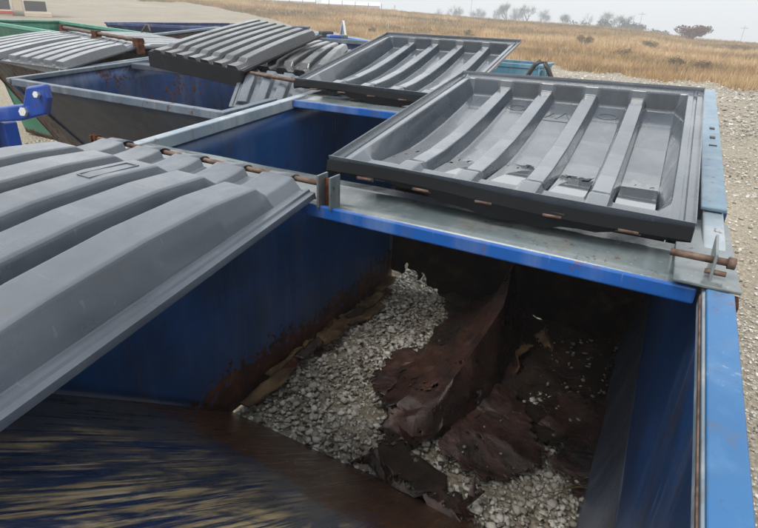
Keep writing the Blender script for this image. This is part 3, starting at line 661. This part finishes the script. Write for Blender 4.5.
# unseen closed lid, added over the far right bay to keep the interior dark
shade_lid, at_3, prof_3 = lid('container_lid', 'unseen closed grey lid added to keep the far end of the blue container dark', Vector((-.83, 2.47, zb2-.0)), Vector((.12, 2.47, zb2-.0)), Vector((-.83, 3.55, zw(3.55)-.03)), 'lid', True, relief=.3, dome=.15)

# ------------------------------------------------------------------ the neighbouring containers
def mset(i, o=None, r=None, b=None, **k):
    d = dict(out=o or i, rim=r or i, beam=b or i, **k); d['in'] = i; return d
def front_frame(FL, FR):
    FL, FR = Vector(FL), Vector(FR); return (FL+FR)/2, math.atan2(FR.y-FL.y, FR.x-FL.x), (FR-FL).to_2d().length
# dark, rusty container beside the main one; we look at the underside of its chute and into its bay
c, rz, wd = front_frame((-4.20, 2.25, 0), (-2.08, 2.165, 0))
k3, zk3 = container('waste_container', 'dark grimy container with a blue inner wall and black lids, left of the blue one', (c.x, c.y, 0), rz, wd, 3.5, 1.55, .072, 0, mset('blue_dark', 'black_wall', 'rim_grey', 'black_wall', chute='black_wall'), beams=(.98,), foot=1.3)
# hinge line of that container and its four lids
def lidpx(name, label, q0, q1, q2, q3, mat, up=True, **kw):
    return lid(name, label, q0, q1, q2, mat, up, q3, knuckles=False, **kw)
A_, B_ = PZ(150, 51, 1.745), PZ(243, 71, 1.70)
lid_a, at_a, prof_a = lidpx('container_lid', 'black deeply ribbed lid thrown back over the dark grimy container', A_, B_, PYp(258, 21, 3.85), PYp(322, 35, 3.45), 'lid_black', True, ribs=7, relief=.75, dome=.12)
bm = bmesh.new(); hexa(bm, [p-lid_a.location for p in (A_+Vector((0, -.02, -.11)), B_+Vector((0, -.02, -.10)), B_+Vector((0, .01, -.10)), A_+Vector((0, .01, -.11)), A_+Vector((0, -.02, .0)), B_+Vector((0, -.02, .0)), B_+Vector((0, .01, .0)), A_+Vector((0, .01, .0)))]); bm_obj('hinge_lip', bm, 'lip', lid_a)
H0, H1 = PZ(242, 70, 1.69), PZ(306, 67, 1.77)
lid_b, at_b, prof_b = lidpx('container_lid', 'grey ribbed lid drooping into the dark grimy container', H0, H0+Vector((.62, .02, -.01)), PXp(229, 106, -2.35), PXp(229, 106, -2.35)+Vector((.5, .12, .02)), 'lid', True, ribs=4, relief=.6, dome=.0)
lid_c, at_c, prof_c = lidpx('container_lid', 'dark ribbed lid lying closed behind the drooping grey one', H0+Vector((.03, .06, .01)), H0+Vector((.66, .08, 0)), PYp(318, 44, 3.75), PYp(352, 50, 3.5), 'lid_black', True, ribs=4, relief=.7, dome=.5)
tube_obj('hinge_rod', [k3.matrix_world.inverted() @ p if False else p-Vector((c.x, c.y, 0)) for p in (A_+Vector((-.05, 0, -.03)), B_+Vector((.6, 0, -.03)))], .012, 'rod', k3)

# bright blue container whose corner lug shows at the left
lugp = PZ(24, 106, 1.52)
k4, zk4 = container('waste_container', 'royal blue container with a bolted corner lug beside the closed grey lid', (lugp.x-1.12, lugp.y-3.02, 0), 0, 2.0, 2.9, 1.47, 0.0, 0, mset('royal', 'royal', 'royal', 'royal'), beams=(1.0,), foot=1.2)
L4 = lambda p: p-Vector((lugp.x-1.12, lugp.y-3.02, 0))
def plate_px(nm, pts, Y, t, mat, parent, conv, bevel=.006):
    q = [conv(PYp(x, y, Y)) for x, y in pts]; bm = bmesh.new()
    a = [bm.verts.new(p) for p in q]; b = [bm.verts.new(p+Vector((0, t, 0))) for p in q]
    bm.faces.new(a); bm.faces.new(b[::-1])
    for i in range(len(a)): bm.faces.new((a[i], b[i], b[(i+1) % len(a)], a[(i+1) % len(a)]))
    return bm_obj(nm, bm, mat, parent, bevel=bevel, seg=3)
lug = plate_px('corner_lug', [(-30, 124), (-30, 110), (22, 104), (25, 87), (43, 84), (47, 98), (45, 115), (20, 121)], lugp.y-.10, .035, 'royal', k4, L4, .012)
box_obj('lug_shelf', tuple(v for ax in ((-1.0, 1.02), (2.83, 2.93), (1.475, 1.492)) for v in ax), 'blue_rim', k4)
for bx_, by_ in ((25, 112), (38, 95)):
    p = L4(PYp(bx_, by_, lugp.y-.105)); o = tube_obj('bolt', [p, p+Vector((.004, -.016, .004))], .024 if bx_ < 30 else .017, 'zinc', lug, 6); o.data.polygons.foreach_set('use_smooth', [False]*len(o.data.polygons))
p0 = L4(PYp(3, 122, lugp.y-.06)); box_obj('corner_post', (p0.x-.09, p0.x+.03, p0.y-.02, p0.y+.06, .02, p0.z), 'royal', k4, .008)

# container with pale closed lids
c, rz, wd = front_frame((-6.42, 3.22, 0), (-4.46, 2.82, 0))
k5, zk5 = container('waste_container', 'brown rusted container under pale grey closed lids', (c.x, c.y, 0), rz, wd, 2.9, 1.555, .10, 0, mset('brown_wall', 'brown_wall', 'blue_rim', 'brown_wall'), beams=(1.05,), foot=.9)
rA, rB = PZ(62, 32, 1.755), PZ(137, 47, 1.715)
fA, fB = PZ(-60, 52, 1.60), PZ(66, 69, 1.565)
mid = (rA+rB)/2; fm = (fA+fB)/2
lidpx('container_lid', 'pale grey closed lid beside the rusty bracket on the brown container', mid+Vector((.02, 0, 0)), rB, fm+Vector((.02, 0, 0)), fB, 'lid_pale', True, ribs=5, relief=.75, dome=.35)
lidpx('container_lid', 'pale grey closed lid next to the green container, in front of the rod', rA, mid-Vector((.02, 0, 0)), fA, fm-Vector((.02, 0, 0)), 'lid_pale', True, ribs=5, relief=.75, dome=.35)
yv = Vector((-math.sin(rz), math.cos(rz), -.02)).normalized()
lidpx('container_lid', 'pale grey closed lid behind the rod, reaching towards the black ribbed lid', mid+yv*.05, rB+yv*.05, mid+yv*1.0, rB+yv*1.0, 'lid_pale', True, ribs=5, relief=.5, dome=.0)
lidpx('container_lid', 'pale grey closed lid behind the rod, reaching towards the navy container', rA+yv*.05, mid+yv*.05-Vector((.03, 0, 0)), rA+yv*1.0, mid+yv*1.0-Vector((.03, 0, 0)), 'lid_pale', True, ribs=5, relief=.5, dome=.0)
inv5 = (Matrix.Translation((c.x, c.y, 0)) @ Matrix.Rotation(rz, 4, 'Z')).inverted()
tube_obj('hinge_rod', [inv5 @ (rA+Vector((-.05, .03, .05))), inv5 @ (rB+Vector((.05, .03, .05)))], .018, 'rod', k5)
for q in (rA, mid, rB):
    p = inv5 @ (q+Vector((0, .02, .0))); box_obj('hinge_bracket', (p.x-.05, p.x+.05, p.y-.03, p.y+.03, p.z-.06, p.z+.075), 'rust', k5)

# green container
k6, zk6 = container('waste_container', 'open green container standing behind the pale grey lids', (-8.45, 4.85, -.02), R(0), 2.3, 1.35, 1.765, 0.0, 0, mset('green', 'green', 'green_rim', 'green'), beams=(), foot=.4, roll=R(2.6))
tube_obj('latch_rod', [(.9, 1.3, 1.75), (.95, 1.35, 1.86), (1.02, 1.34, 1.88), (1.1, 1.3, 1.78)], .015, 'rod', k6)
# navy container far behind
p0, p1 = PZ(104, 22, 1.79), PZ(228, 23, 1.79)
dr = (p1-p0); dr.z = 0; ln = dr.length; dr.normalize(); an = math.atan2(dr.y, dr.x)-math.pi/2
cc = p0+Vector((dr.y, -dr.x, 0))*1.1
k7, _ = container('waste_container', 'faded navy blue container behind the green one', (cc.x, cc.y, 0), an, 2.2, ln, 1.79, 0, 0, mset('navy', 'navy', 'navy', 'navy'), beams=(), foot=1.0)
# sky blue container behind the black lids
p0, p1 = PZ(306, 31.5, 1.74), PZ(372, 41, 1.74)
dr = (p1-p0); dr.z = 0; ln = dr.length; dr.normalize(); an = math.atan2(dr.y, dr.x)
cc = (p0+p1)/2-Vector((-dr.y, dr.x, 0))*1.7
k8, _ = container('waste_container', 'bright sky blue container behind the black ribbed lids', (cc.x, cc.y, 0), an, ln, 1.75, 1.74, 0, 0, mset('skyblue', 'skyblue', 'skyblue', 'skyblue'), beams=(.9,), foot=.8)
inv8 = (Matrix.Translation((cc.x, cc.y, 0)) @ Matrix.Rotation(an, 4, 'Z')).inverted()
for nm, px, py, sx, sz, mt in (('latch_box', 326, 44, .10, .16, 'rubber'), ('latch_post', 334, 46, .09, .13, 'royal'), ('latch_block', 341, 42, .10, .10, 'deck')):
    p = inv8 @ PZ(px, py, 1.70); box_obj(nm, (p.x-sx, p.x+sx, p.y-.08, p.y+.08, p.z-.12, p.z+sz), mt, k8, .02)
bm = bmesh.new(); q = inv8 @ PZ(337, 36, 1.76); bar(bm, q+Vector((-.16, .1, -.05)), q+Vector((0, .1, .22)), .03, .03); bar(bm, q+Vector((0, .1, .22)), q+Vector((.16, .1, -.05)), .03, .03); bm_obj('lifting_eye', bm, 'zinc', k8)
# teal container beyond the far end, back wall towards us
p0, p1 = PZ(466, 57, 1.62), PZ(536, 65, 1.62)
k9, _ = container('waste_container', 'faded teal container with ribbed wall beyond the second open lid', ((p0.x+p1.x)/2-.5, p1.y+.7, 0), math.pi, (p1-p0).to_2d().length+1.0, .7, 1.62, 0, 0, mset('teal', 'teal', 'teal', 'teal'), beams=(), foot=.25, back_ribs=True)
# hose
hp = [PYp(x, y, 6.0) for x, y in ((516, 96), (523, 84), (530, 72), (535, 65), (540, 61.5), (545, 63), (548, 69), (551, 77), (554, 90))]
hp = [Vector((hp[0].x-.1, 6.0, .03)), Vector((hp[0].x-.02, 6.0, .7))]+hp+[Vector((hp[-1].x+.02, 6.0, .7)), Vector((hp[-1].x+.1, 6.0, .03))]
tag(tube_obj('hose', hp, .024, 'rubber', None, 10), 'black rubber hose arching up from the gravel beside the teal container', 'hose')

# ------------------------------------------------------------------ far things: trees, bushes, poles, sheds, machine
n = NT('bare_twigs'); n.set(n.mix(n.noise(3, 4), (.05, .042, .036), (.09, .075, .062)), .9); M['twig'] = n.m
n = NT('bark'); n.set(n.mix(n.noise(5, 5), (.04, .033, .028), (.08, .066, .055)), .95); M['bark'] = n.m
n = NT('evergreen_leaf'); n.set(n.mix(n.noise(.8, 4), (.02, .03, .018), (.055, .065, .04)), .85); M['leaf'] = n.m
n = NT('russet_leaf'); n.set(n.mix(n.noise(2, 4), (.10, .028, .018), (.22, .075, .045)), .85); M['russet'] = n.m
n = NT('weed_leaf'); n.set(n.mix(n.noise(6, 4), (.15, .13, .065), (.28, .23, .12)), .9); M['weed'] = n.m
n = NT('brown_weed'); n.set(n.mix(n.noise(6, 4), (.17, .11, .065), (.28, .2, .12)), .9); M['brown_weed'] = n.m
n = NT('grey_timber'); n.set(n.mix(n.noise(4, 5), (.12, .10, .09), (.2, .18, .16)), .9); M['timber'] = n.m
n = NT('white_sheet_metal'); n.set(n.mix(n.noise(.6, 4), (.26, .26, .25), (.34, .34, .33)), .5); M['shed'] = n.m
n = NT('pale_roof_metal'); n.set(n.mix(n.noise(.6, 4), (.6, .61, .62), (.72, .73, .74)), .45); M['shed_roof'] = n.m
n = NT('dark_opening'); n.set(n.mix(n.noise(2, 3), (.008, .009, .011), (.02, .02, .022)), .6); M['dark'] = n.m
n = NT('orange_red_paint'); n.set(n.mix(n.noise(2.5, 4), (.32, .035, .015), (.45, .07, .03)), .5); M['orange'] = n.m
n = NT('cream_paint'); n.set(n.mix(n.noise(1.5, 5), (.45, .36, .25), (.62, .52, .40)), .6); M['cream'] = n.m
def far_pt(px, dist):
    d = ray(px, 20); a = math.atan2(d.x, d.y); x, y = dist*math.sin(a), dist*math.cos(a); return Vector((x, y, ground_z(x, y)))
def z_at(px, py, dist):     # height seen at a pixel at that distance
    d = ray(px, py); return CAM.z+d.z*dist/math.hypot(d.x, d.y)
def bare_tree(label, px, dist, ytop, spread=.42, seed=0, group=None, twigs=800):
    base = far_pt(px, dist); top = z_at(px, ytop, dist); H = top-base.z; rnd = random.Random(seed)
    root = empty('bare_tree', base, label=label, cat='tree', group=group); bm = bmesh.new(); tips = []
    def grow(p, d, ln, r, lv):
        q = p+d*ln; tube(bm, [p, (p+q)/2+Vector((rnd.uniform(-1, 1), rnd.uniform(-1, 1), 0))*ln*.05, q], [r, r*.8, r*.62], 5, False)
        if lv == 0: tips.append((q, d)); return
        for _ in range(rnd.choice((2, 3, 3))):
            nd = (d+Vector((rnd.uniform(-1, 1), rnd.uniform(-1, 1), rnd.uniform(-.15, .5)))*spread*1.6).normalized(); grow(p+d*ln*rnd.uniform(.6, 1), nd, ln*rnd.uniform(.62, .82), r*.6, lv-1)
    grow(Vector((0, 0, -.4)), Vector((rnd.uniform(-.05, .05), 0, 1)).normalized(), H*.3, H*.022, 4)
    bm_obj('trunk', bm, 'bark', root, True)
    mz = max(q.z for q, _ in tips); vs_, fs = [], []
    per = max(4, twigs//len(tips))
    for q, d in tips:
        for _ in range(per):
            t = (d*.6+Vector((rnd.uniform(-1, 1), rnd.uniform(-1, 1), rnd.uniform(-.5, 1)))).normalized()*H*rnd.uniform(.05, .13); o_ = q+Vector((rnd.gauss(0, 1), rnd.gauss(0, 1), rnd.gauss(0, 1)))*H*.025
            s_ = t.cross(Vector((rnd.random(), rnd.random(), rnd.random()))).normalized()*H*.0024; k = len(vs_)
            vs_ += [o_-s_, o_+s_, o_+t]; fs.append((k, k+1, k+2))
    mesh_obj('crown', vs_, fs, 'twig', root); root.scale = (H/(mz+H*.06),)*3
    return root
for k, (px, dist, yt, lab) in enumerate(((455, 190, 5, 'wide hazy bare tree beside the utility pole on the far ridge'), (491, 200, 9, 'small hazy bare tree left of the twin trees on the ridge'), (510, 195, 4, 'tall hazy bare tree, the one of the twins nearer the pole'), (529, 190, 4, 'tall hazy bare tree, the twin with the broader crown'), (568, 185, 14, 'short hazy bare tree beside the dark evergreens'), (595, 195, 13, 'hazy bare tree rising out of the dark evergreens'), (624, 190, 15, 'low hazy bare tree next to the evergreen clump'), (442, 205, 9, 'faint bare tree at the open end of the tree row'), (475, 210, 8, 'faint bare tree crowding the plain utility pole'), (519, 215, 8, 'faint bare tree half hidden between the tall twins'), (540, 200, 9, 'smaller bare tree leaning off the broad twin'), (604, 215, 12, 'faint bare tree behind the middle evergreen'))):
    bare_tree(lab, px, dist, yt, .42, 40+k, 'bare trees on the ridge')
def leafy(name, label, cat, px, dist, wpx, ytop, mat, n_, seed, leaf=.05, group=None, base=None, stem=True):
    base = base or far_pt(px, dist); dist = math.hypot(base.x, base.y); H = z_at(px, ytop, dist)-base.z; Wd = wpx*dist/FPX*1.05; rnd = random.Random(seed)
    root = empty(name, base, label=label, cat=cat, group=group); vs_, fs = [], []
    lob = [(Vector((rnd.uniform(-.36, .36)*Wd, rnd.uniform(-.3, .3)*Wd, H*rnd.uniform(.3, .72))), rnd.uniform(.16, .3)) for _ in range(9)]
    bm = bmesh.new()
    for c_, r_ in lob: tube(bm, [Vector((c_.x*.15, c_.y*.15, -.05)), Vector((c_.x*.6, c_.y*.6, c_.z*.6)), c_], [H*.02, H*.014, H*.006], 5, False)
    bm_obj('stem', bm, 'bark', root, True)
    for _ in range(n_):
        c_, r_ = rnd.choice(lob); d = Vector((rnd.gauss(0, 1), rnd.gauss(0, 1), rnd.gauss(0, 1))).normalized()*rnd.random()**.4
        p = c_+Vector((d.x*r_*Wd, d.y*r_*Wd, d.z*r_*H*1.1)); 
        if p.z < 0: p.z = abs(p.z)*.4
        a_ = Vector((rnd.gauss(0, 1), rnd.gauss(0, 1), rnd.gauss(0, 1))).normalized(); b_ = a_.cross(Vector((.3, .5, .8))).normalized(); s_ = leaf*H*rnd.uniform(.5, 1.2); k = len(vs_)
        vs_ += [p-a_*s_, p+b_*s_*.6, p+a_*s_, p-b_*s_*.6]; fs.append((k, k+1, k+2, k+3))
    mesh_obj('crown' if stem else 'leaves', vs_, fs, mat, root); k_ = H/max(v.z for v in vs_); root.scale = (1, 1, k_)
    return root
for k, (px, dist, wp, yt, lab) in enumerate(((578, 175, 22, 20, 'low dark evergreen bush at the left of the hazy clump'), (612, 170, 26, 19, 'rounded dark evergreen in the middle of the hazy clump'), (636, 172, 24, 20, 'dark evergreen tree in front of the cross-armed pole'), (662, 180, 16, 28, 'small dark evergreen bush by itself beyond the ridge'))):
    leafy('evergreen_tree', lab, 'tree', px, dist, wp, yt, 'leaf', 900, 70+k, .07, 'evergreens on the ridge')
leafy('russet_bush', 'russet brown bush standing on the crest of the dry field', 'bush', 694, 104, 27, 24.5, 'russet', 2600, 90, .07)
for k, (px, py, wp, hp_, mt, lab) in enumerate(((675, 62, 14, 9, 'weed', 'olive green weed bush in the middle of the golden grass'), (738, 48, 22, 6, 'brown_weed', 'low dark brushy heap on the right of the field'), (648, 45, 12, 7, 'weed', 'olive weed clump below the russet bush'), (584, 41, 14, 9, 'weed', 'tall olive weed clump below the evergreens'), (468, 34, 10, 7, 'weed', 'olive weed clump rising behind the second open lid'), (620, 52, 18, 6, 'brown_weed', 'brown brushy weeds on the slope below the pole'), (700, 66, 20, 9, 'brown_weed', 'brown brushy weeds near the gravel edge'), (372, 30, 9, 6, 'weed', 'olive weed clump beyond the white marker stake'))):
    b_ = ground_hit(px, py+5); leafy('weed_bush', lab, 'bush', px, 0, wp, py+2-hp_, mt, 900, 120+k, .06, 'weeds in the field', b_, False)
def pole(label, px, dist, yt, arm=True):
    base = far_pt(px, dist); H = z_at(px, yt, dist)-base.z; root = empty('utility_pole', base, label=label, cat='utility pole', group='utility poles beyond the field')
    tube_obj('pole', [(0, 0, -.3), (0, 0, H)], [.13, .09], 'timber', root, 8)
    if arm:
        for z in (H-.9,): arm_ = box_obj('cross_arm', (-1.4, 1.4, -.07, .07, z-.09, z+.09), 'timber', root, 0)
        for x in (-1.2, -.5, .5, 1.2): tube_obj('insulator', [(x, 0, H-.81), (x, 0, H-.55)], .07, 'zinc', arm_, 6)
pole('plain grey utility pole among the bare trees', 470, 270, -6, False)
pole('cross-armed utility pole behind the evergreens', 641, 270, 12)
pole('cross-armed utility pole right of the russet bush', 747, 290, 26)
# sheds
def shed(label, px0, px1, dist, ye, yr, doors):
    a, b = far_pt(px0, dist), far_pt(px1, dist); d = b-a; ln = d.length; ang = math.atan2(d.y, d.x); mid_ = (a+b)/2; mid_.z = min(a.z, b.z)-1
    he = z_at((px0+px1)/2, ye, dist)-mid_.z; hr = z_at((px0+px1)/2, yr, dist)-mid_.z; dp = 14
    root = empty('metal_shed', mid_, (0, 0, ang), label=label, cat='building', group='pale sheds beyond the field')
    bm = bmesh.new(); hexa(bm, [(-ln/2, 0, 0), (ln/2, 0, 0), (ln/2, dp, 0), (-ln/2, dp, 0), (-ln/2, 0, he), (ln/2, 0, he), (ln/2, dp, he), (-ln/2, dp, he)]); bm_obj('wall', bm, 'shed', root)
    bm = bmesh.new(); v = [bm.verts.new(p) for p in ((-ln/2-.4, -.5, he+.01), (ln/2+.4, -.5, he+.01), (ln/2+.4, dp/2, hr), (-ln/2-.4, dp/2, hr), (-ln/2-.4, dp+.5, he+.01), (ln/2+.4, dp+.5, he+.01))]
    for f in ((0, 1, 2, 3), (3, 2, 5, 4), (0, 3, 4), (1, 5, 2), (0, 4, 5, 1)): bm.faces.new([v[i] for i in f])
    bm_obj('roof', bm, 'shed_roof', root)
    for x in doors: box_obj('door', (x*ln-1.8, x*ln+1.8, -.06, .05, 0, he*.72), 'dark', root, 0)
    k = int(ln/2.2)
    for i in range(k): x = -ln/2+ln*(i+.5)/k; box_obj('wall_rib', (x-.08, x+.08, -.12, -.03, .2, he-.1), 'shed', root, 0)
shed('long pale metal shed with the lower roof beyond the field', 322, 379, 240, 5.0, .5, (.2,))
shed('taller pale metal shed at the end of the pair beyond the field', 262, 316, 245, 1.0, -5, (-.25, .1))
# fence posts at the crest before the sheds
for k in range(9):
    p = far_pt(290+k*13, 113); o = tube_obj('fence_post', [(0, 0, -.3), (0, 0, 1.25)], .06, 'timber', None, 6); o.location = p
    tag(o, 'thin grey fence post on the crest before the pale sheds', 'fence post', 'fence posts on the crest')
p = ground_hit(388, 34); o = tube_obj('marker_stake', [(0, 0, -.2), (0, 0, 1.15)], .035, 'shed', None, 6); o.location = p; tag(o, 'thin white marker stake in the dry grass behind the second open lid', 'stake')
# tracked machine parked on the yard: dark body on cream and red feet
p = ground_hit(20, 17); dm = math.hypot(p.x, p.y); u_ = dm/FPX; an = math.atan2(p.y, p.x)-math.pi/2
root = empty('parked_machine', p, (0, 0, an), label='dark machine with cream and red feet parked on the gravel yard', cat='machine')
X = lambda px: (px-20)*u_*1.12
Zp = lambda py: (17-py)*u_*1.1
for nm, a, b, c_, d_, mt, y0, y1 in (('body', -30, 14, -14, 6, 'dark', .2, 3.5), ('track', -30, 15.5, 6, 12.5, 'rubber', 0, 1.0), ('track', 24, 37, 6.5, 13, 'rubber', 0, 1.0), ('foot', -30, 16, 13, 17, 'cream', -.1, 1.1), ('foot', 23, 39.5, 13.6, 17, 'cream', -.1, 1.1), ('leg', 17, 23, 5, 13.5, 'cream', .1, .8), ('arm', 21, 40, 1, 5, 'orange', .2, 1.0), ('frame', 14, 42, -8, 1, 'orange', .6, 1.6), ('cab_window', -22, -4, 0, 4.5, 'shed', .1, .19), ('foot_plate', 8, 17, 13.4, 15.5, 'orange', -.16, -.11)):
    box_obj(nm, (X(a), X(b), y0, y1, Zp(d_), Zp(c_)), mt, root, .06)

# ------------------------------------------------------------------ haze
bm = bmesh.new(); box(bm, -540, 540, -540, 540, -12, 32); hz = bm_obj('haze', bm, 'dark'); hz.data.materials.clear()
hm = bpy.data.materials.new('haze_air'); hm.use_nodes = True; ht = hm.node_tree; ht.nodes.clear()
ho = ht.nodes.new('ShaderNodeOutputMaterial'); hv = ht.nodes.new('ShaderNodeVolumePrincipled'); hv.inputs['Color'].default_value = (.93, .95, .97, 1); hv.inputs['Density'].default_value = .0036; hv.inputs['Anisotropy'].default_value = .2
ht.links.new(hv.outputs[0], ho.inputs['Volume']); hz.data.materials.append(hm); hz['kind'] = 'stuff'
